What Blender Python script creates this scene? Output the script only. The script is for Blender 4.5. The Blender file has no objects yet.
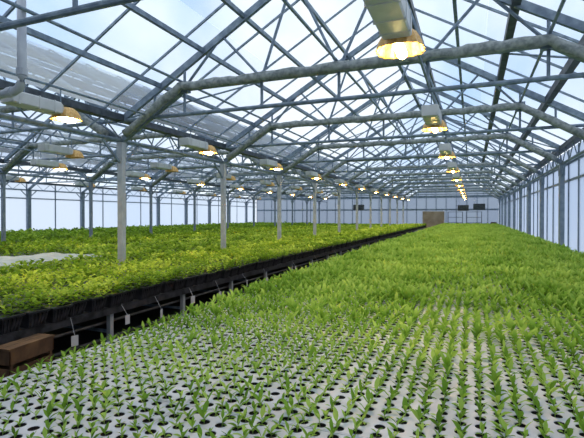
import bpy, math, random
import numpy as np
from mathutils import Vector, Matrix
random.seed(7); rng=np.random.default_rng(7)
S=bpy.context.scene; C=S.collection
S.view_settings.view_transform='Standard'
# ------------------------------------------------------------------ materials
def newmat(n):
    m=bpy.data.materials.new(n); m.use_nodes=True
    nt=m.node_tree; nt.nodes.clear(); o=nt.nodes.new('ShaderNodeOutputMaterial')
    return m,nt,o
def pmat(n,c1,c2,rough=.5,metal=0.,scale=6.,bump=0.):
    m,nt,o=newmat(n)
    p=nt.nodes.new('ShaderNodeBsdfPrincipled'); p.inputs['Roughness'].default_value=rough; p.inputs['Metallic'].default_value=metal
    tc=nt.nodes.new('ShaderNodeTexCoord'); nz=nt.nodes.new('ShaderNodeTexNoise'); nz.inputs['Scale'].default_value=scale; nz.inputs['Detail'].default_value=4
    nt.links.new(tc.outputs['Object'],nz.inputs['Vector'])
    r=nt.nodes.new('ShaderNodeValToRGB'); r.color_ramp.elements[0].position=.35; r.color_ramp.elements[1].position=.65
    r.color_ramp.elements[0].color=(*c1,1); r.color_ramp.elements[1].color=(*c2,1)
    nt.links.new(nz.outputs['Fac'],r.inputs['Fac']); nt.links.new(r.outputs['Color'],p.inputs['Base Color'])
    if bump>0:
        b=nt.nodes.new('ShaderNodeBump'); b.inputs['Strength'].default_value=bump; nt.links.new(nz.outputs['Fac'],b.inputs['Height']); nt.links.new(b.outputs['Normal'],p.inputs['Normal'])
    nt.links.new(p.outputs[0],o.inputs[0]); return m
def emat(n,c,s):
    m,nt,o=newmat(n); e=nt.nodes.new('ShaderNodeEmission'); e.inputs[0].default_value=(*c,1); e.inputs[1].default_value=s
    nt.links.new(e.outputs[0],o.inputs[0]); return m
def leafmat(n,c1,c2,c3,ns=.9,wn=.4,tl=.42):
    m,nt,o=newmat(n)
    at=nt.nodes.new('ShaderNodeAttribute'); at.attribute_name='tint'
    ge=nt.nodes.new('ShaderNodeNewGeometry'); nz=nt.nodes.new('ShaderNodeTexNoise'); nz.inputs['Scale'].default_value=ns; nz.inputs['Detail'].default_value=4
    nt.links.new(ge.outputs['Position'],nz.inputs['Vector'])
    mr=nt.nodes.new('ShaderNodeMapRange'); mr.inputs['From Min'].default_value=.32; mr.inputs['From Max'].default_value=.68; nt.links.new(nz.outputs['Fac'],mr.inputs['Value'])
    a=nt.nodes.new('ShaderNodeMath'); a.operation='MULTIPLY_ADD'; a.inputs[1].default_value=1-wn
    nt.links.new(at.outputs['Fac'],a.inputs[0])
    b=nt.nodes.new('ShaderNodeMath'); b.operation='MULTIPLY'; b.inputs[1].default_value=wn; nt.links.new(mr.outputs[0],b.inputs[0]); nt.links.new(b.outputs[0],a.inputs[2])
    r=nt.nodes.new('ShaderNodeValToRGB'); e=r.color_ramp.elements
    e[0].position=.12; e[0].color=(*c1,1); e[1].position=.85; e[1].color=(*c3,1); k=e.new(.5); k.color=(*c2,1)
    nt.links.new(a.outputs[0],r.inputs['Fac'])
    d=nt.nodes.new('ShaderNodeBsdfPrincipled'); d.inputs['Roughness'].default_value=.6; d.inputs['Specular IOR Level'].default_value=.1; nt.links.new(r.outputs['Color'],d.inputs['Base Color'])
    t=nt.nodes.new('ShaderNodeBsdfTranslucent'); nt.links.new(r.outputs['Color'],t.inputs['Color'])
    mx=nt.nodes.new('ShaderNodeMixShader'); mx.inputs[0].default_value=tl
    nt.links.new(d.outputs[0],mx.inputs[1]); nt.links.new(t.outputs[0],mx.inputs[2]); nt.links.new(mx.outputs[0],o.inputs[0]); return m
def glazing(n,tint,dif,fac,var=.14):
    m,nt,o=newmat(n)
    ge=nt.nodes.new('ShaderNodeNewGeometry')
    r=nt.nodes.new('ShaderNodeMapRange'); r.inputs['To Min'].default_value=fac-var; r.inputs['To Max'].default_value=fac+var
    nt.links.new(ge.outputs['Random Per Island'],r.inputs['Value'])
    r2=nt.nodes.new('ShaderNodeValToRGB'); k=1-var*1.2
    r2.color_ramp.elements[0].color=(tint[0]*k,tint[1]*k,tint[2]*(k+.06),1); r2.color_ramp.elements[1].color=(*tint,1)
    nt.links.new(ge.outputs['Random Per Island'],r2.inputs['Fac'])
    tr=nt.nodes.new('ShaderNodeBsdfTransparent'); nt.links.new(r2.outputs['Color'],tr.inputs[0])
    tl=nt.nodes.new('ShaderNodeBsdfTranslucent'); tl.inputs[0].default_value=(*dif,1)
    df=nt.nodes.new('ShaderNodeBsdfDiffuse'); df.inputs[0].default_value=(*dif,1)
    m2=nt.nodes.new('ShaderNodeMixShader'); m2.inputs[0].default_value=.3; nt.links.new(tl.outputs[0],m2.inputs[1]); nt.links.new(df.outputs[0],m2.inputs[2])
    mx=nt.nodes.new('ShaderNodeMixShader'); nt.links.new(r.outputs[0],mx.inputs[0])
    nt.links.new(tr.outputs[0],mx.inputs[1]); nt.links.new(m2.outputs[0],mx.inputs[2]); nt.links.new(mx.outputs[0],o.inputs[0]); return m
M=dict(
 steel=pmat('galvanised_steel',(.14,.19,.25),(.26,.33,.40),.45,.3,9),
 steeld=pmat('weathered_steel',(.04,.05,.065),(.09,.11,.13),.5,.3,8),
 post=pmat('pale_post_steel',(.38,.42,.46),(.50,.53,.55),.45,.2,7),
 wpost=pmat('wall_post_steel',(.17,.22,.28),(.25,.30,.36),.5,.2,7),
 curtain=pmat('bundled_curtain',(.18,.21,.21),(.40,.43,.42),.8,0,14,.6),
 housing=pmat('painted_housing',(.54,.55,.54),(.68,.69,.68),.4,.1,5),
 reflector=pmat('glow_tinted_hammered_aluminium',(.72,.38,.10),(.95,.62,.24),.4,.2,34,.3),  # the bulb's amber glow is put into the aluminium's base colour
 white=pmat('white_plastic',(.52,.53,.57),(.68,.68,.71),.45,0,5),
 soil=pmat('dark_growing_medium',(.006,.005,.005),(.022,.016,.012),.95,0,60,.5),
 black=pmat('black_plastic',(.010,.010,.012),(.055,.055,.062),.35,0,10),
 floor=pmat('dark_concrete',(.014,.012,.011),(.035,.03,.027),.8,0,1.5,.2),
 wood=pmat('brown_wood',(.07,.035,.016),(.17,.09,.04),.7,0,5,.2),
 bench=pmat('bench_metal',(.10,.11,.12),(.18,.19,.20),.5,.4,5),
 wallp=pmat('pale_wall_panel',(.42,.46,.55),(.52,.56,.64),.6,0,2),
 tan=pmat('tan_panel',(.36,.28,.18),(.48,.39,.27),.7,0,2),
 card=pmat('white_card',(.55,.55,.58),(.65,.65,.66),.6,0,5),
 fleece=pmat('pale_fleece',(.44,.50,.44),(.58,.62,.56),.9,0,3,.3),
 pipe=pmat('white_pipe',(.50,.53,.58),(.62,.65,.68),.4,0,5),
 heater=pmat('dark_heater_paint',(.05,.06,.07),(.09,.10,.11),.5,.2,5),
 bulb=emat('glowing_sodium_bulb',(1.,.70,.26),60.),
 leafA=leafmat('seedling_leaf',(.035,.10,.010),(.23,.43,.045),(.55,.74,.15),1.1,.3),
 leafB=leafmat('bushy_leaf',(.030,.08,.006),(.27,.45,.03),(.74,.87,.12),1.7,.5),
 stem=pmat('pale_green_stem',(.28,.42,.10),(.42,.55,.18),.5,0,20),
 roof=glazing('roof_glazing',(.93,.97,1.),(.95,.98,1.),.26,.16),
 wallg=glazing('wall_glazing',(.48,.55,.68),(.56,.63,.77),.74,.2),
 wallc=glazing('clear_wall_glazing',(.74,.80,.90),(.80,.85,.92),.72,.16),
 endg=glazing('end_glazing',(.28,.32,.39),(.34,.38,.44),.8,.24),
)
# ------------------------------------------------------------------ mesh helpers
class MB:
    def __init__(s): s.v=[]; s.f=[]; s.mi=[]; s.cur=0
    def add(s,vs,fs):
        b=len(s.v); s.v+= [tuple(v) for v in vs]
        for f in fs: s.f.append(tuple(b+i for i in f)); s.mi.append(s.cur)
    def frame(s,p,q):
        d=(q-p).normalized(); up=Vector((0,0,1)) if abs(d.z)<.95 else Vector((1,0,0))
        a=d.cross(up).normalized(); b=a.cross(d).normalized(); return a,b
    def tube(s,p,q,r,n=8,r2=None):
        p=Vector(p);q=Vector(q);r2=r if r2 is None else r2
        a,b=s.frame(p,q); vs=[];
        for c,rr in((p,r),(q,r2)):
            for i in range(n):
                t=2*math.pi*i/n; vs.append(c+a*math.cos(t)*rr+b*math.sin(t)*rr)
        fs=[(i,(i+1)%n,n+(i+1)%n,n+i) for i in range(n)]+[tuple(range(n-1,-1,-1)),tuple(range(n,2*n))]
        s.add(vs,fs)
    def bar(s,p,q,w,h):
        p=Vector(p);q=Vector(q); a,b=s.frame(p,q); vs=[]
        for c in(p,q):
            for x,y in((-1,-1),(1,-1),(1,1),(-1,1)): vs.append(c+a*x*w/2+b*y*h/2)
        s.add(vs,[(0,1,5,4),(1,2,6,5),(2,3,7,6),(3,0,4,7),(3,2,1,0),(4,5,6,7)])
    def box(s,x0,x1,y0,y1,z0,z1):
        vs=[(x0,y0,z0),(x1,y0,z0),(x1,y1,z0),(x0,y1,z0),(x0,y0,z1),(x1,y0,z1),(x1,y1,z1),(x0,y1,z1)]
        s.add(vs,[(0,3,2,1),(4,5,6,7),(0,1,5,4),(1,2,6,5),(2,3,7,6),(3,0,4,7)])
    def path(s,pts,r,n=8,wob=0):
        pts=[Vector(p) for p in pts]; m=len(pts); vs=[]
        for k,c in enumerate(pts):
            d=(pts[min(k+1,m-1)]-pts[max(k-1,0)]); a,b=s.frame(Vector((0,0,0)),d)
            for i in range(n):
                t=2*math.pi*i/n; rr=r*(1+random.uniform(-wob,wob)); vs.append(c+a*math.cos(t)*rr+b*math.sin(t)*rr)
        fs=[(k*n+i,k*n+(i+1)%n,(k+1)*n+(i+1)%n,(k+1)*n+i) for k in range(m-1) for i in range(n)]
        fs+=[tuple(range(n-1,-1,-1)),tuple(range((m-1)*n,m*n))]; s.add(vs,fs)
    def mesh(s,name,*mats,smooth=False):
        me=bpy.data.meshes.new(name); me.from_pydata(s.v,[],s.f); 
        for m in mats: me.materials.append(M[m])
        if len(mats)>1: me.polygons.foreach_set('material_index',s.mi)
        if smooth: me.polygons.foreach_set('use_smooth',[True]*len(me.polygons))
        me.update(); return me
def ob(name,data,loc=(0,0,0),parent=None,rot=None):
    o=bpy.data.objects.new(name,data); C.objects.link(o); o.location=loc
    if rot: o.rotation_euler=rot
    if parent: o.parent=parent
    return o
def tag(o,label,cat,group=None,kind=None):
    o['label']=label; o['category']=cat
    if group: o['group']=group
    if kind: o['kind']=kind
    return o
def struct(o): o['kind']='structure'; return o
def copy_thing(src,loc,rot=None,scale=None):
    def cp(o,par):
        n=o.copy(); C.objects.link(n)
        if par: n.parent=par
        for c in o.children: cp(c,n)
        return n
    n=cp(src,None); n.location=loc
    if rot is not None: n.rotation_euler=rot
    if scale is not None: n.scale=scale
    return n
# ------------------------------------------------------------------ dimensions
CAMZ=1.75; BAY=9.06; HALF=BAY/2; XR=2.5; XM=XR-BAY; XL=XM-BAY; XW=XL-BAY
BAYS=(XM,XL,XW)
EAVE=3.65; PIT=.58; RIDGE=EAVE+HALF*PIT; LEN=50.; Y0=-2.5
TY=[-.85+4*i for i in range(13)]
# ------------------------------------------------------------------ shell
b=MB(); b.box(XW-.3,XR+.3,Y0-.3,LEN+.3,-.1,0); struct(ob('floor',b.mesh('floor','floor')))
nw=1; ntrim=1
def side_wall(x,name,step,gm,rails):
    global nw,ntrim
    b=MB(); b.box(x-.05,x+.05,Y0,LEN,0,.62); struct(ob(name,b.mesh(name,'wallp')))
    b=MB()
    for z in rails: b.box(x-.035,x+.035,Y0,LEN,z-.03,z+.03)
    y=TY[0]
    while y<LEN:
        b.box(x-.03,x+.03,y-.03,y+.03,.62,EAVE); y+=step
    struct(ob('trim_%d'%ntrim,b.mesh('trim','wpost'))); ntrim+=1
    ys=[Y0]+TY+[LEN]
    for a,c in zip(ys[:-1],ys[1:]):
        b=MB(); n=max(1,round((c-a)/step))
        for k in range(n):
            y1=a+(c-a)*k/n; y2=a+(c-a)*(k+1)/n
            for z1,z2 in((.64,2.75),(2.76,EAVE)): b.add([(x,y1,z1),(x,y2-.004,z1),(x,y2-.004,z2),(x,y1,z2)],[(0,1,2,3)])
        struct(ob('window_%d'%nw,b.mesh('window',gm))); nw+=1
side_wall(XR+.12,'wall_right',4/3,'wallg',(.64,2.75,3.25)); side_wall(XW-.12,'wall_left',2.0,'wallc',(.64,2.75,3.25))
def end_wall(y,name):
    global nw,ntrim
    b=MB(); b.box(XW,XR,y-.05,y+.05,0,.62); struct(ob(name,b.mesh(name,'wallp')))
    b=MB(); g=MB(); w=MB()
    for xl in BAYS:
        n=9
        for k in range(n):
            xa=xl+BAY*k/n; xb=xl+BAY*(k+1)/n
            za=EAVE+PIT*(HALF-abs(xa-xl-HALF)); zb=EAVE+PIT*(HALF-abs(xb-xl-HALF))
            b.bar((xa,y,.6),(xa,y,za),.09,.05)
            for z1,z2 in((.64,2.3),(2.31,EAVE)): w.add([(xa,y,z1),(xb-.004,y,z1),(xb-.004,y,z2),(xa,y,z2)],[(0,1,2,3)])
            if k==n//2:
                g.add([(xa,y,EAVE+.004),(xb-.004,y,EAVE+.004),(xb-.004,y,zb),((xa+xb)/2,y,RIDGE),(xa,y,za)],[(0,1,2,3,4)])
            else: g.add([(xa,y,EAVE+.004),(xb-.004,y,EAVE+.004),(xb-.004,y,zb),(xa,y,za)],[(0,1,2,3)])
        b.box(xl,xl+BAY,y-.04,y+.04,EAVE-.08,EAVE+.08); b.box(xl,xl+BAY,y-.03,y+.03,2.25,2.4)
    struct(ob('trim_%d'%ntrim,b.mesh('trim','steel'))); ntrim+=1
    struct(ob('window_%d'%nw,w.mesh('window','endg'))); nw+=1
    struct(ob('window_%d'%nw,g.mesh('window','endg'))); nw+=1
end_wall(LEN,'wall_back'); end_wall(Y0,'wall_front')
b=MB(); b.box(-4.9,-2.7,LEN-.22,LEN-.1,0.0,2.15)
for i in range(6): b.box(-4.9+i*.43,-4.86+i*.43,LEN-.25,LEN-.22,0,2.15)
struct(ob('door_1',b.mesh('door','tan')))
# roof
ci=0
for xl in BAYS:
    for side in(-1,1):
        b=MB(); t=MB(); y=Y0; xc=xl+HALF; e0=.18
        while y<LEN-.01:
            y2=min(y+1.3125,LEN)
            for k in range(2):
                f0=k/2;f1=(k+1)/2
                xa=xc+side*HALF*(1-f0); za=EAVE+e0+PIT*HALF*f0; xb=xc+side*HALF*(1-f1)+side*.004; zb=EAVE+e0+PIT*HALF*f1-.003
                b.add([(xa,y,za),(xa,y2-.005,za),(xb,y2-.005,zb),(xb,y,zb)],[(0,1,2,3)])
            t.bar((xc+side*HALF,y,EAVE+e0-.03),(xc,y,RIDGE+e0-.03),.028,.04)
            y=y2
        n='ceiling' if ci==0 else 'ceiling.%03d'%ci; ci+=1
        struct(ob(n,b.mesh('ceiling','roof'))); struct(ob('trim_%d'%ntrim,t.mesh('trim','steel'))); ntrim+=1
# ------------------------------------------------------------------ trusses
truss=ob('roof_truss',None,(0,0,0)); tag(truss,'galvanised steel gable roof truss with raised lower chord','roof truss','roof trusses')
def part(name,fn,mat,parent,smooth=False):
    b=MB(); fn(b); return ob(name,b.mesh(name,mat,smooth=smooth),(0,0,0),parent)
for s in(-1,1):
    part('rafter',lambda b:b.bar((s*HALF,0,EAVE),(0,0,RIDGE),.07,.12),'steel',truss)
def fchord(b):
    pts=[(-4.46,3.28),(-3.01,4.15),(3.01,4.15),(4.46,3.28)]
    for a,c in zip(pts[:-1],pts[1:]): b.bar((a[0],0,a[1]),(c[0],0,c[1]),.09,.12)
    for a in pts[1:-1]: b.box(a[0]-.1,a[0]+.1,-.055,.055,a[1]-.1,a[1]+.1)
part('lower_chord',fchord,'steel',truss)
part('tie_beam',lambda b:b.tube((-HALF,0,EAVE),(HALF,0,EAVE),.036,10),'steel',truss)
W=[]
for s in(-1,1):
    W+=[((s*3.01,4.15),(s*3.01,EAVE+PIT*(HALF-3.01))),((s*3.01,4.15),(s*2.2,EAVE+PIT*(HALF-2.2))),((s*2.2,EAVE+PIT*(HALF-2.2)),(s*1.4,4.15)),
        ((s*1.4,4.15),(s*.8,EAVE+PIT*(HALF-.8))),((s*.8,EAVE+PIT*(HALF-.8)),(0,4.15)),((s*3.01,4.15),(s*3.01,EAVE)),((s*1.4,4.15),(s*1.4,EAVE)),
        ((s*3.7,3.72),(s*3.7,EAVE+PIT*(HALF-3.7)))]
W+=[((0,4.15),(0,EAVE))]
for a,c in W: part('web_brace',lambda b:b.tube((a[0],0,a[1]),(c[0],0,c[1]),.026,6),'steel',truss)
first=True
for xl in BAYS:
    for y in TY:
        if first: truss.location=(xl+HALF,y,0); first=False
        else: copy_thing(truss,(xl+HALF,y,0))
# bundled curtains along the chords
b=MB(); pts=[]
key=[(-4.3,3.36),(-3.01,4.13),(3.01,4.13),(4.3,3.36)]
for (xa,za),(xb,zb) in zip(key[:-1],key[1:]):
    n=int(abs(xb-xa)/.15)
    for i in range(n): pts.append((xa+(xb-xa)*i/n,-.13+random.uniform(-.01,.01),za+(zb-za)*i/n-.0+random.uniform(-.015,.015)))
pts.append((4.3,-.13,3.36)); b.path(pts,.078,8,.2); cm=b.mesh('bundled_curtain','curtain',smooth=True)
for xl in(XM,XL):
    for y in TY: tag(ob('shade_curtain',cm,(xl+HALF,y-.02,0)),'grey-beige shade curtain bundled along a roof truss','curtain','bundled shade curtains')
# purlins
def long_beam(name,x,z,w,h,mat,label,cat,group,tube=False):
    b=MB()
    if tube: b.tube((0,Y0,0),(0,LEN-.1,0),w/2,8)
    else: b.bar((0,Y0,0),(0,LEN-.1,0),w,h)
    return tag(ob(name,b.mesh(name,mat),(x,0,z)),label,cat,group)
for xl in BAYS:
    xc=xl+HALF
    long_beam('roof_purlin',xc,RIDGE+.0,.1,.14,'steel','steel ridge beam running the length of the roof','roof beam','roof purlins')
    for s in(-1,1):
        for d in(3.55,2.6,1.75,.9):
            dark=(s==1 and d in(3.55,2.6,.9))
            long_beam('roof_purlin',xc+s*d,EAVE+PIT*(HALF-d)+.02,.12 if dark else .06,.15 if dark else .08,'steeld' if dark else 'steel',
              ('dark weathered' if dark else 'galvanised')+' steel purlin running the length of the roof','roof beam','roof purlins')
        long_beam('longitudinal_tube',xc+s*3.01,4.24,.05,.05,'steel','thin steel tube linking the truss corners','steel tube','linking tubes',True)
    long_beam('longitudinal_tube',xc,4.24,.045,.05,'steel','thin steel tube linking the truss corners','steel tube','linking tubes',True)
# wind bracing
for xl in BAYS:
    xc=xl+HALF
    for i,y in enumerate(TY[:-1]):
        if i%2: continue
        for s in(-1,1):
            b=MB()
            ea=Vector((s*HALF*.97,0,EAVE+.03)); rb=Vector((s*.9,4,EAVE+PIT*(HALF-.9)-.03))
            b.tube(ea,rb,.02,6); tag(ob('wind_brace',b.mesh('wind_brace','steel'),(xc,y,0)),'thin diagonal steel rod bracing the roof slope','brace rod','roof wind braces')
# gutters + lattice girders
for x in(XR-.05,XM,XL,XW+.05):
    g=ob('gutter_girder',None,(x,0,0)); tag(g,'steel lattice girder with gutter at the eaves','girder','eaves girders')
    b=MB(); b.box(-.10,.10,Y0+.1,LEN-.1,EAVE-.02,EAVE+.10); ob('gutter',b.mesh('gutter','steeld'),(0,0,0),g)
    b=MB(); b.tube((0,Y0+.1,3.25),(0,LEN-.1,3.25),.04,8); ob('bottom_chord',b.mesh('bottom_chord','steel'),(0,0,0),g)
    b=MB(); y=TY[0]
    while y<LEN-1.1:
        b.tube((0,y,3.25),(0,y+.5,EAVE),.015,6); b.tube((0,y+.5,EAVE),(0,y+1.,3.25),.015,6); y+=1.
    ob('lattice',b.mesh('lattice','steel'),(0,0,0),g)
# posts
def mkpost(w,d,mat):
    b=MB(); b.box(-w,w,-d,d,0,3.21)
    for yy in(-d-.012,d): b.box(-w*1.15,w*1.15,yy,yy+.012,2.9,3.21)
    b2=MB(); b2.box(-.12,.12,-.12,.12,0,.02)
    p=ob('support_post',b.mesh('support_post',mat)); ob('base_plate',b2.mesh('base_plate','steel'),(0,0,0),p)
    for s in(-1,1):
        b3=MB(); b3.bar((0,s*.04,2.8),(0,s*.5,3.2),.04,.04); ob('knee_brace',b3.mesh('knee_brace','steel'),(0,0,0),p)
    return p
post=mkpost(.06,.05,'post'); tag(post,'pale galvanised steel post rising between planting benches','post','support posts'); post.location=(XM,TY[0],0)
for y in TY[1:]: copy_thing(post,(XM,y,0))
wp=mkpost(.06,.12,'wpost'); tag(wp,'blue-grey steel post against the glazed side wall','post','side wall posts'); wp.location=(XR-.07,TY[0],0)
for y in TY[1:]: copy_thing(wp,(XR-.07,y,0))
for y in TY: copy_thing(wp,(XW+.07,y,0))
gp=mkpost(.055,.05,'wpost'); tag(gp,'slim grey steel post between distant planting benches','post','support posts'); gp.location=(XL,TY[0],0)
for y in TY[1:]: copy_thing(gp,(XL,y,0))
# ------------------------------------------------------------------ lamps
lamp=ob('grow_lamp',None,(0,0,0)); tag(lamp,'glowing sodium grow lamp with pale box housing and flared reflector','grow lamp','hanging grow lamps')
def fh(b):
    prof=[(-.11,.04),(-.125,.055),(-.125,.195),(-.11,.21),(.11,.21),(.125,.195),(.125,.055),(.11,.04)]
    ys=[-.96,-.95,-.19,-.12]; sc=[.93,1,1,.7]; vs=[]
    for y,s in zip(ys,sc):
        for x,z in prof: vs.append((x*s,y,.13+(z-.13)*s))
    n=8; fs=[(k*n+i,k*n+(i+1)%n,(k+1)*n+(i+1)%n,(k+1)*n+i) for k in range(3) for i in range(n)]+[tuple(range(n-1,-1,-1)),tuple(range(3*n,4*n))]
    b.add(vs,fs)
    for y in(-.86,-.55,-.3): b.box(-.13,.13,y-.01,y+.01,.034,.216)
part('ballast_housing',fh,'housing',lamp)
def fr(b):
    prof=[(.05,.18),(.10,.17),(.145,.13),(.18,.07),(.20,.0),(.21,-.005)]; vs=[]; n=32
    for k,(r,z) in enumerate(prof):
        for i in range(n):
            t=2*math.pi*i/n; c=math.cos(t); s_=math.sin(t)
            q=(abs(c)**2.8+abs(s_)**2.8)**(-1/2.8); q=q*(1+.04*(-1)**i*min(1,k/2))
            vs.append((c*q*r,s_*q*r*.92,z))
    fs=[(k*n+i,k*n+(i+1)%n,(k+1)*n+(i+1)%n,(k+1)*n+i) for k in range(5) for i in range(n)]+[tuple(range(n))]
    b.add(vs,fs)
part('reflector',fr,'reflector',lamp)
part('bulb',lambda b:b.path([(0,-.13,.01),(0,-.11,.008),(0,-.05,.005),(0,.11,.005),(0,.14,.01)],.045,12),'bulb',lamp,True)
for y in(-.7,-.1):
    part('hanger',lambda b:b.path([(0,y,.17),(0,y,.3),(0,y,.37),(0,y,.44)],.01,6),'steel',lamp)
ld=bpy.data.lights.new('lamp_glow','SPOT'); ld.energy=110; ld.color=(1,.70,.34); ld.spot_size=math.radians(150); ld.spot_blend=.6; ld.shadow_soft_size=.1
sl=ob('lamp_light',ld,(0,0,-.06),lamp)
LZ=3.22
lamps=[(-.6,4.1+4*i) for i in range(11)]+[(-5.8,5.15+4*i) for i in range(11)]+[(-12.2,6.6+4*i) for i in range(9)]
lamp.location=(lamps[0][0],lamps[0][1],LZ)
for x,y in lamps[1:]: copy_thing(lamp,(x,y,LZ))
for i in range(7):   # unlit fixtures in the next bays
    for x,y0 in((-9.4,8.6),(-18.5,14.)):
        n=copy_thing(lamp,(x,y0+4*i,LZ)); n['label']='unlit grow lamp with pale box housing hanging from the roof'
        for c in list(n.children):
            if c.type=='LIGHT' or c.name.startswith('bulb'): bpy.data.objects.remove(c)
for x in(-.6,-5.8,-12.2,-9.4,-18.5):
    long_beam('lamp_rail',x,LZ+.45,.04,.05,'steel','thin steel rail carrying a row of grow lamps','rail','lamp rails',True)
# ------------------------------------------------------------------ vent pipe
b=MB(); pts=[(-5.12,3.9,4.38),(-5.12,3.9,3.44),(-5.13,3.9,3.37),(-5.17,3.9,3.31),(-5.25,3.9,3.28),(-6.4,3.9,3.19)]
b.path(pts,.052,12); vp=ob('vent_pipe',b.mesh('vent_pipe','pipe',smooth=True)); tag(vp,'white plastic pipe with an elbow dropping from the roof','pipe')
b=MB(); b.tube((-5.12,3.9,3.46),(-5.12,3.9,3.54),.064,12); ob('pipe_collar',b.mesh('pipe_collar','pipe'),(0,0,0),vp)
b=MB(); b.tube((-5.28,3.9,3.278),(-5.36,3.9,3.272),.064,12); ob('pipe_collar',b.mesh('pipe_collar','pipe'),(0,0,0),vp)
# ------------------------------------------------------------------ benches
def bench(x0,x1,y0,y1,top,label,rail='bench',legm='steel'):
    e=ob('growing_bench',None,((x0+x1)/2,y0,0)); tag(e,label,'bench'); w=(x1-x0)/2; L=y1-y0
    b=MB(); b.box(-w+.04,w-.04,0.04,L-.04,top-.03,top); ob('bench_top',b.mesh('bench_top','bench'),(0,0,0),e)
    for s in(-1,1):
        b=MB(); b.box(min(s*w,s*(w-.04)),max(s*w,s*(w-.04)),0,L,top-.09,top); ob('side_rail',b.mesh('side_rail',rail),(0,0,0),e)
    b=MB(); b.box(-.03,.03,-.03,.03,0,top-.03); lm=b.mesh('leg',legm)
    b=MB(); b.box(-w+.1,w-.1,-.02,.02,top-.13,top-.03); b.box(-w+.1,w-.1,-.015,.015,.2,.24); cm_=b.mesh('cross_bar','steel')
    y=.4
    while y<L:
        for s in(-1,1): ob('leg',lm,(s*(w-.1),y,0),e)
        ob('cross_bar',cm_,(0,y,0),e); y+=1.6 if y<20 else 4
    return e
BT=.69
bench(-2.66,2.3,.7,48.,BT,'wide metal bench covered with white seedling trays')
bench(-6.42,-4.32,1.0,48.,.56,'metal bench holding black trays of bushy green plants','black','post')
bench(-10.9,-6.72,1.0,48.,.60,'wide metal bench covered with leafy green plants')
bench(-15.4,-11.3,1.0,48.,.60,'wide metal bench of green plants between two post rows')
bench(-24.3,-15.9,6.0,48.,.60,'very wide metal bench of green plants beside the side wall')
# white trays
NH=14; T=1.24; P=T/NH
def tray_mesh():
    b=MB(); zt=.06; n=12; r=.0265
    for i in range(NH):
        for j in range(NH):
            cx=-T/2+P*(i+.5); cy=-T/2+P*(j+.5); vs=[]
            for k in range(n):
                t=2*math.pi*(k+.5)/n; c,q=math.cos(t),math.sin(t); m=max(abs(c),abs(q))
                vs.append((cx+c/m*P/2,cy+q/m*P/2,zt))
            for rr,z in((r+.003,zt),(r,zt-.003)):
                for k in range(n):
                    t=2*math.pi*(k+.5)/n; vs.append((cx+math.cos(t)*rr,cy+math.sin(t)*rr,z))
            b.cur=0
            b.add(vs,[(L*n+k,L*n+(k+1)%n,(L+1)*n+(k+1)%n,(L+1)*n+k) for L in range(2) for k in range(n)])
            b.cur=1
            s=[(cx+math.cos(2*math.pi*(k+.5)/n)*r,cy+math.sin(2*math.pi*(k+.5)/n)*r,zt-.003) for k in range(n)]+[(cx+math.cos(2*math.pi*(k+.5)/n)*r*.85,cy+math.sin(2*math.pi*(k+.5)/n)*r*.85,zt-.016) for k in range(n)]+[(cx,cy,zt-.010)]
            b.add(s,[(k,(k+1)%n,n+(k+1)%n,n+k) for k in range(n)]+[(n+k,n+(k+1)%n,2*n) for k in range(n)])
    b.cur=0
    for i in range(NH+1):
        for j in range(NH+1):
            cx=-T/2+P*i; cy=-T/2+P*j; q=P*.25
            x0,x1=max(cx-q,-T/2),min(cx+q,T/2); y0,y1=max(cy-q,-T/2),min(cy+q,T/2)
            b.add([(cx,y0,zt-.0006),(x1,cy,zt-.0006),(cx,y1,zt-.0006),(x0,cy,zt-.0006)],[(0,1,2,3)])
    h=T/2-.002
    for x0,x1,y0,y1 in((-h,h,-h,-h+.008),(-h,h,h-.008,h),(-h,-h+.008,-h,h),(h-.008,h,-h,h)): b.box(x0,x1,y0,y1,0,zt+.003)
    return b.mesh('seedling_tray','white','soil')
tm=tray_mesh(); holes=[]
for r in range(38):
    for c in range(4):
        x=-2.66+T*(c+.5); y=.75+T*(r+.5); tag(ob('seedling_tray',tm,(x,y,BT)),'white plastic seedling tray with round planting holes','tray','white seedling trays on the wide bench')
        for i in range(NH):
            for j in range(NH): holes.append((x-T/2+P*(i+.5),y-T/2+P*(j+.5)))
# pale fleece sheet between the leafy plants
vs=[];nx,ny=14,26
for j in range(ny+1):
    for i in range(nx+1):
        vs.append((-1.05+2.1*i/nx,-1.9+3.8*j/ny,.02*math.sin(i*1.3+j*.5)+.012*math.sin(j*1.9+i)))
fs=[(j*(nx+1)+i,j*(nx+1)+i+1,(j+1)*(nx+1)+i+1,(j+1)*(nx+1)+i) for j in range(ny) for i in range(nx)]
b=MB(); b.add(vs,fs); b.box(-1.04,1.04,-1.89,1.89,-.13,-.04)
tag(ob('fleece_sheet',b.mesh('fleece_sheet','fleece',smooth=True),(-9.55,6.95,.73)),'pale white-green fleece sheet covering part of a bench','sheet')
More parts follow.
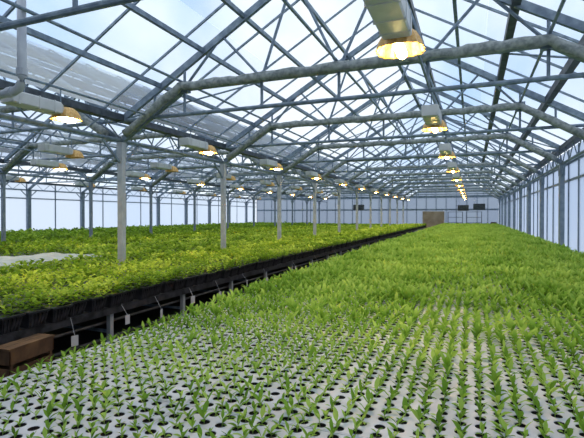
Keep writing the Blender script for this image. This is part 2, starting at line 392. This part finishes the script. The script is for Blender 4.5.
# ------------------------------------------------------------------ plants (numpy)
def leafq(L,Wd,pitch,curve,az,base,segs=3,wide=True,peak=.4):
    vs=[];pos=np.array(base,float); ang=pitch; st=L/segs
    d=np.array([math.cos(az),math.sin(az)]); n=np.array([-math.sin(az),math.cos(az),0])
    tw=random.uniform(-.3,.3)
    for k in range(segs+1):
        t=k/segs; w=Wd/2*max(.06,(math.sin(math.pi*min(1,t**(.75 if peak<.5 else 1.)))))
        if k==0: w=Wd*.12
        nn=n*math.cos(tw)+np.array([0,0,1])*math.sin(tw)
        if wide: vs+= [pos-nn*w+np.array([0,0,w*.35]),pos.copy(),pos+nn*w+np.array([0,0,w*.35])]
        else: vs+=[pos-nn*w,pos+nn*w]
        pos=pos+st*np.array([d[0]*math.cos(ang),d[1]*math.cos(ang),math.sin(ang)]); ang-=curve/segs
    m=3 if wide else 2; q=[]
    for k in range(segs):
        for i in range(m-1): q.append((k*m+i,k*m+i+1,(k+1)*m+i+1,(k+1)*m+i))
    return np.array(vs),np.array(q)
def plant(leaves):
    V=[];Q=[];Tn=[];b=0
    for a in leaves:
        v,q=leafq(**a); V.append(v);Q.append(q+b);b+=len(v); Tn.append(np.full(len(v),random.random()))
    return np.concatenate(V),np.concatenate(Q),np.concatenate(Tn)
def seedling(tall,segs,wide,nl):
    A=[]; a0=random.uniform(0,6.28)
    for i in range(nl):
        f=i/max(1,nl-1)
        L=(random.uniform(.055,.085) if not tall else random.uniform(.065,.105)); 
        A.append(dict(L=L,Wd=L*(random.uniform(.30,.42) if not tall else random.uniform(.30,.40)),pitch=(random.uniform(.3,.8)+.5*f) if not tall else random.uniform(.6,1.15)+.3*f,curve=random.uniform(.2,1.0),az=a0+i*2.4+random.uniform(-.4,.4),
            base=(0,0,.012+.035*f if not tall else .01+.045*f),segs=segs,wide=wide))
    V,Q,Tn=plant(A)
    if tall: Tn=np.clip(Tn*.3+np.clip(V[:,2]/.125,0,1)**1.6*.85,0,1)  # shade in the gaps painted into the tint: blades darker near the base
    else: Tn=np.clip(.3+Tn*.7,0,1)
    return V,Q,Tn
def bushy(segs,wide,nl,big=1.):
    A=[]; a0=random.uniform(0,6.28)
    for i in range(nl):
        f=i/(nl-1); L=random.uniform(.05,.078)*big
        A.append(dict(L=L,Wd=L*random.uniform(.55,.75),pitch=random.uniform(-.1,.5)+.5*f,curve=random.uniform(.3,1.3),az=a0+i*2.4+random.uniform(-.5,.5),
            base=(random.uniform(-.02,.02),random.uniform(-.02,.02),.02+.10*f),segs=segs,wide=wide,peak=.5))
    V,Q,Tn=plant(A); 
    Tn=np.clip(Tn*.4+ (V[:,2]-.03)/.14*.65,0,1)  # low leaves tinted darker, high ones brighter: painted shade between the plants
    return V,Q,Tn
def tomesh(name,V,Q,Tn,mat):
    me=bpy.data.meshes.new(name); nv=len(V); nq=len(Q)
    me.vertices.add(nv); me.vertices.foreach_set('co',V.astype(np.float32).ravel())
    me.loops.add(nq*4); me.loops.foreach_set('vertex_index',Q.astype(np.int32).ravel())
    me.polygons.add(nq); me.polygons.foreach_set('loop_start',np.arange(0,nq*4,4,dtype=np.int32))
    me.polygons.foreach_set('use_smooth',np.ones(nq,dtype=bool))
    at=me.attributes.new('tint','FLOAT','POINT'); at.data.foreach_set('value',Tn.astype(np.float32))
    me.materials.append(M[mat]); me.update(); me.validate(); return me
def scatter(templates,pos,scale,v=.2):
    n=len(pos); pick=rng.integers(0,len(templates),n); VV=[];QQ=[];TT=[];b=0
    for k,(V,Q,Tn) in enumerate(templates):
        idx=np.where(pick==k)[0]; m=len(idx)
        if not m: continue
        a=rng.uniform(0,2*math.pi,m); s=scale[idx]*rng.uniform(1-v,1+v,m)
        ca,sa=np.cos(a),np.sin(a); x=V[:,0][None]*ca[:,None]-V[:,1][None]*sa[:,None]; y=V[:,0][None]*sa[:,None]+V[:,1][None]*ca[:,None]; z=np.broadcast_to(V[:,2][None],x.shape)
        P3=np.stack([x*s[:,None]+pos[idx,0][:,None],y*s[:,None]+pos[idx,1][:,None],z*s[:,None]+pos[idx,2][:,None]],-1).reshape(-1,3)
        q=(Q[None]+(np.arange(m)*len(V))[:,None,None]).reshape(-1,4)+b
        t=np.clip((Tn[None]*.8+rng.uniform(0,.22,m)[:,None]),0,1).ravel()
        VV.append(P3);QQ.append(q);TT.append(t); b+=len(P3)
    return np.concatenate(VV),np.concatenate(QQ),np.concatenate(TT)
def join(parts):
    VV=[];QQ=[];TT=[];b=0
    for V,Q,Tn in parts: VV.append(V);QQ.append(Q+b);TT.append(Tn);b+=len(V)
    return np.concatenate(VV),np.concatenate(QQ),np.concatenate(TT)
TH=math.atan(180/450)
def proj(x,y,z):
    d=y*math.cos(TH)-x*math.sin(TH); u=x*math.cos(TH)+y*math.sin(TH)
    return 292+450*u/d, 215+450*(CAMZ-z)/d, d
H=np.array(holes); H=H[rng.random(len(H))>.02]
H=H+rng.normal(0,.004,H.shape)
px,py,dd=proj(H[:,0],H[:,1],BT+.08)
vis=(px>-5)&(px<590)&(py<446)&(dd>.5)
order=np.argsort(np.where(vis,dd,1e9)); near=order[:300]; rest=order[300:]
def sc_of(y): return np.interp(y,[1.5,2.6,4.,6.,9.],[.72,.84,1.08,1.32,1.45])
zt=BT+.048
protos=[]
for k in range(14):
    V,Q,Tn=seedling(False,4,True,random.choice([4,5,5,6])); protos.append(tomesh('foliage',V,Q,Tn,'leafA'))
b=MB(); b.tube((0,0,-.004),(.002,0,.05),.0028,6,.0018); stemm=b.mesh('stem','stem',smooth=True)
base=ob('seedling',None); ob('foliage',protos[0],(0,0,0),base); ob('stem',stemm,(0,0,0),base)
tag(base,'young green seedling sprouting from a white tray hole','seedling','seedlings in the white trays')
for n,i in enumerate(near):
    s=float(sc_of(H[i,1]))*random.uniform(.7,1.3)
    if n==0: o=base; o.location=(H[i,0],H[i,1],zt); o.rotation_euler=(0,0,1)
    else: o=copy_thing(base,(H[i,0],H[i,1],zt),(random.uniform(-.15,.15),random.uniform(-.15,.15),random.uniform(0,6.28)))
    o.scale=(s,s,s)
    for c in o.children:
        if c.name.startswith('foliage'): c.data=protos[n%14]
R=H[rest]; R3=np.column_stack([R,np.full(len(R),zt)])
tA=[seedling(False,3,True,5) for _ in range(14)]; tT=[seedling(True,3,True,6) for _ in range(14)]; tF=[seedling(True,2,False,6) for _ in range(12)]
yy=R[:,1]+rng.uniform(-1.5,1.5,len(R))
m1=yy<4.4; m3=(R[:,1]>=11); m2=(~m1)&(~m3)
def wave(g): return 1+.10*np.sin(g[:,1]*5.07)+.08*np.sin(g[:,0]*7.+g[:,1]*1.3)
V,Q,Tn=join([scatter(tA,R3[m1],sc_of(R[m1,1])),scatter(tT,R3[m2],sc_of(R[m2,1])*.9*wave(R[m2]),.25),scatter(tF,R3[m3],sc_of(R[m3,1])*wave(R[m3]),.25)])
tag(ob('seedlings',tomesh('seedlings',V,Q,Tn,'leafA')),'dense field of bright green seedlings filling white trays','seedlings','seedlings in the white trays','stuff')
# left leafy plants
def grid(x0,x1,y0,y1,p,j):
    xs=np.arange(x0,x1,p); ys=np.arange(y0,y1,p); g=np.stack(np.meshgrid(xs,ys),-1).reshape(-1,2); return g+rng.uniform(-j,j,g.shape)
def lump(g):
    x,y=g[:,0],g[:,1]
    return 1+.16*np.sin(x*4.1+1.3*np.sin(y*2.3))*np.sin(y*3.7+1.1*np.sin(x*3.1))+.18*np.sin(x*9.+y*2)*np.sin(y*8.3)
G=grid(-6.4,-4.32,2.2,47.8,.115,.045); px,py,dd=proj(G[:,0],G[:,1],.85)
vis=(px>-10)&(px<590)&(dd>.5); order=np.argsort(np.where(vis,dd,1e9)); near=order[:300]; rest=G[order[300:]]
zb=.70
pm=[]
for k in range(10):
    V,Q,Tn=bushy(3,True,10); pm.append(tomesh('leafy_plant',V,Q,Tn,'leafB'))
lg=lump(G)
for n,i in enumerate(near):
    o=ob('leafy_plant',pm[n%10],(G[i,0],G[i,1],zb),None,(0,0,random.uniform(0,6.28))); s=random.uniform(.8,1.25)*lg[i]; o.scale=(s,s,s)
    tag(o,'bushy yellow-green leafy plant growing in a black tray','plant','leafy plants in black trays')
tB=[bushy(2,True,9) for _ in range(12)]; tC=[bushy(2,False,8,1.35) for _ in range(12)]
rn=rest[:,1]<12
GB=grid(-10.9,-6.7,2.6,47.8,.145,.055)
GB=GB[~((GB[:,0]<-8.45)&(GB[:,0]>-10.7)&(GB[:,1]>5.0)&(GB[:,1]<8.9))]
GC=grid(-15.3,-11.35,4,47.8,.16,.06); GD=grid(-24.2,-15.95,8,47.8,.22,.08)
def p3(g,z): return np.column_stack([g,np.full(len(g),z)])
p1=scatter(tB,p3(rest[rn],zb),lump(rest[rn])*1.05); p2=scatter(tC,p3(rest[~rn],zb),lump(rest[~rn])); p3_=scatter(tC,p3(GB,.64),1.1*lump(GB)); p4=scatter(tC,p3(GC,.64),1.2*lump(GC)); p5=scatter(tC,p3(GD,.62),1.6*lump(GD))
p4=(p4[0],p4[1],p4[2]*.62); p3_=(p3_[0],p3_[1],p3_[2]*.9); p5=(p5[0],p5[1],p5[2]*.6)
V,Q,Tn=join([p1,p2,p3_,p4,p5])
tag(ob('leafy_plants',tomesh('leafy_plants',V,Q,Tn,'leafB')),'dense beds of bushy yellow-green leafy plants on benches','plants','leafy plants in black trays','stuff')
# black edge trays
def ft():
    b=MB(); w,l,h=.27,.13,.175
    def ring(sx,sy,z): return [(-sx,-sy,z),(sx,-sy,z),(sx,sy,z),(-sx,sy,z)]
    R_=[ring(w*.80,l*.72,0),ring(w*.95,l*.90,h-.02),ring(w*1.0,l*1.0,h-.02),ring(w*1.0,l*1.0,h),ring(w*.93,l*.92,h),ring(w*.90,l*.88,h-.03)]
    vs=sum(R_,[]); fs=[(k*4+i,k*4+(i+1)%4,(k+1)*4+(i+1)%4,(k+1)*4+i) for k in range(5) for i in range(4)]+[(3,2,1,0),(20,21,22,23)]
    b.add(vs,fs)
    for s in(-.09,-.045,0,.045,.09):
        b.bar((w*.82,s*.8,.01),(w*.965,s,h-.03),.014,.016)
    return b.mesh('black_tray','black')
btm=ft(); y=2.3
while y<47.6:
    o=ob('black_tray',btm,(-4.55+random.uniform(-.03,.03),y,.56),None,(0,random.uniform(-.01,.03),random.uniform(-.07,.07)))
    tag(o,'ribbed black plastic tray holding bushy plants at the bench edge','tray','black trays along the bench edge'); y+=.285
# aisle items
b=MB()
for z in(.0,.17,.34):
    for xx in(-.25,.23): b.box(xx,xx+.02,-.35,.35,z+.03,z+.16)
    for yy in(-.35,.33): b.box(-.25,.25,yy,yy+.02,z+.03,z+.16)
for xx in(-.23,.19):
    for yy in(-.33,.29): b.box(xx,xx+.04,yy,yy+.04,0,.52)
b.box(-.25,.25,-.35,.35,.0,.02)
for i in range(4): b.box(-.26+i*.133,-.14+i*.133,-.36,.36,.50,.52)
crm=b.mesh('wooden_crate','wood')
cr=ob('wooden_crate',crm,(-4.05,3.1,0),None,(0,0,.12)); cr.scale=(.4,.75,1.0); tag(cr,'rough brown slatted wooden crate standing in the dark aisle','crate')
for k,(x,y,z) in enumerate([(-2.3,49.,0),(2.0,49.1,0),(2.0,49.1,.53)]):
    tag(ob('wooden_crate',crm,(x,y,z)),'brown slatted wooden crate stacked near the end wall','crate','stacked wooden crates')
for k,y in enumerate((3.85,4.7,5.4,6.2,7.05,8.1,9.05,10.8,12.6,14.6,17)):
    z=.25+.06*(k%2)
    b=MB(); b.box(-.003,.003,-.04,.04,0,.12); t=ob('plant_label',b.mesh('plant_label','card'),(-4.22,y,z),None,(0,0,.3*(k%3-1))); tag(t,'small white card hanging from the tray edge in the aisle','label','white cards in the aisle')
    b=MB(); b.tube((0,0,.12),(-.1,0,.56-z),.003,5); ob('string',b.mesh('string','card'),(0,0,0),t)
for z,x in((.34,-4.48),(.12,-4.50)):
    b=MB(); b.tube((0,1.5,0),(0,47,0),.022,8); tag(ob('irrigation_pipe',b.mesh('irrigation_pipe','black'),(x,0,z)),'black irrigation pipe running beneath the bench','pipe','irrigation pipes')
# storage rack at the far end
rk=ob('storage_rack',None,(.2,49.2,0)); tag(rk,'steel storage rack with dark shelves at the end wall','rack')
for x in(-.7,.7):
    for y in(-.25,.25):
        b=MB(); b.box(x-.025,x+.025,y-.025,y+.025,0,2.1); ob('upright',b.mesh('upright','steeld'),(0,0,0),rk)
for z in(.3,.95,1.5,2.05):
    b=MB(); b.box(-.72,.72,-.27,.27,z,z+.04); ob('shelf',b.mesh('shelf','heater'),(0,0,0),rk)
rk2=copy_thing(rk,(-1.6,49.2,0))
# heaters at the far end
b=MB(); b.box(-.5,.5,-.3,.3,-.35,.35); he=ob('unit_heater',b.mesh('unit_heater','heater'),(.6,44.2,2.5)); he.scale=(1.,.9,.8); tag(he,'dark boxy fan heater hanging near the end wall','heater','hanging heaters')
b=MB()
for i in range(7): b.box(-.45,.45,-.33,-.3,-.3+i*.09,-.26+i*.09)
ob('louvre',b.mesh('louvre','steeld'),(0,0,0),he)
for x in(-.4,.4): 
    b=MB(); b.tube((x,0,.35),(x,0,1.45),.015,6); ob('hanger_rod',b.mesh('hanger_rod','steel'),(0,0,0),he)
for q in((-10.5,44.2,2.5),(-.8,47.,2.45)): copy_thing(he,q)
# ------------------------------------------------------------------ world, camera
w=bpy.data.worlds.new('sky'); S.world=w; w.use_nodes=True; nt=w.node_tree; nt.nodes.clear()
o=nt.nodes.new('ShaderNodeOutputWorld'); bg=nt.nodes.new('ShaderNodeBackground'); tc=nt.nodes.new('ShaderNodeTexCoord')
nz=nt.nodes.new('ShaderNodeTexNoise'); nz.inputs['Scale'].default_value=2.6; nz.inputs['Detail'].default_value=6
nt.links.new(tc.outputs['Generated'],nz.inputs['Vector'])
r=nt.nodes.new('ShaderNodeValToRGB'); r.color_ramp.elements[0].position=.34; r.color_ramp.elements[0].color=(.42,.63,.92,1); r.color_ramp.elements[1].position=.56; r.color_ramp.elements[1].color=(.96,1.,1.03,1)
nt.links.new(nz.outputs['Fac'],r.inputs['Fac']); nt.links.new(r.outputs['Color'],bg.inputs['Color']); bg.inputs['Strength'].default_value=1.36
nt.links.new(bg.outputs[0],o.inputs[0])
cd=bpy.data.cameras.new('camera'); cd.sensor_width=36; cd.lens=450/584*36; cd.clip_end=300
cam=ob('camera',cd,(0,0,CAMZ),None,(math.radians(89.5),0,TH)); S.camera=cam
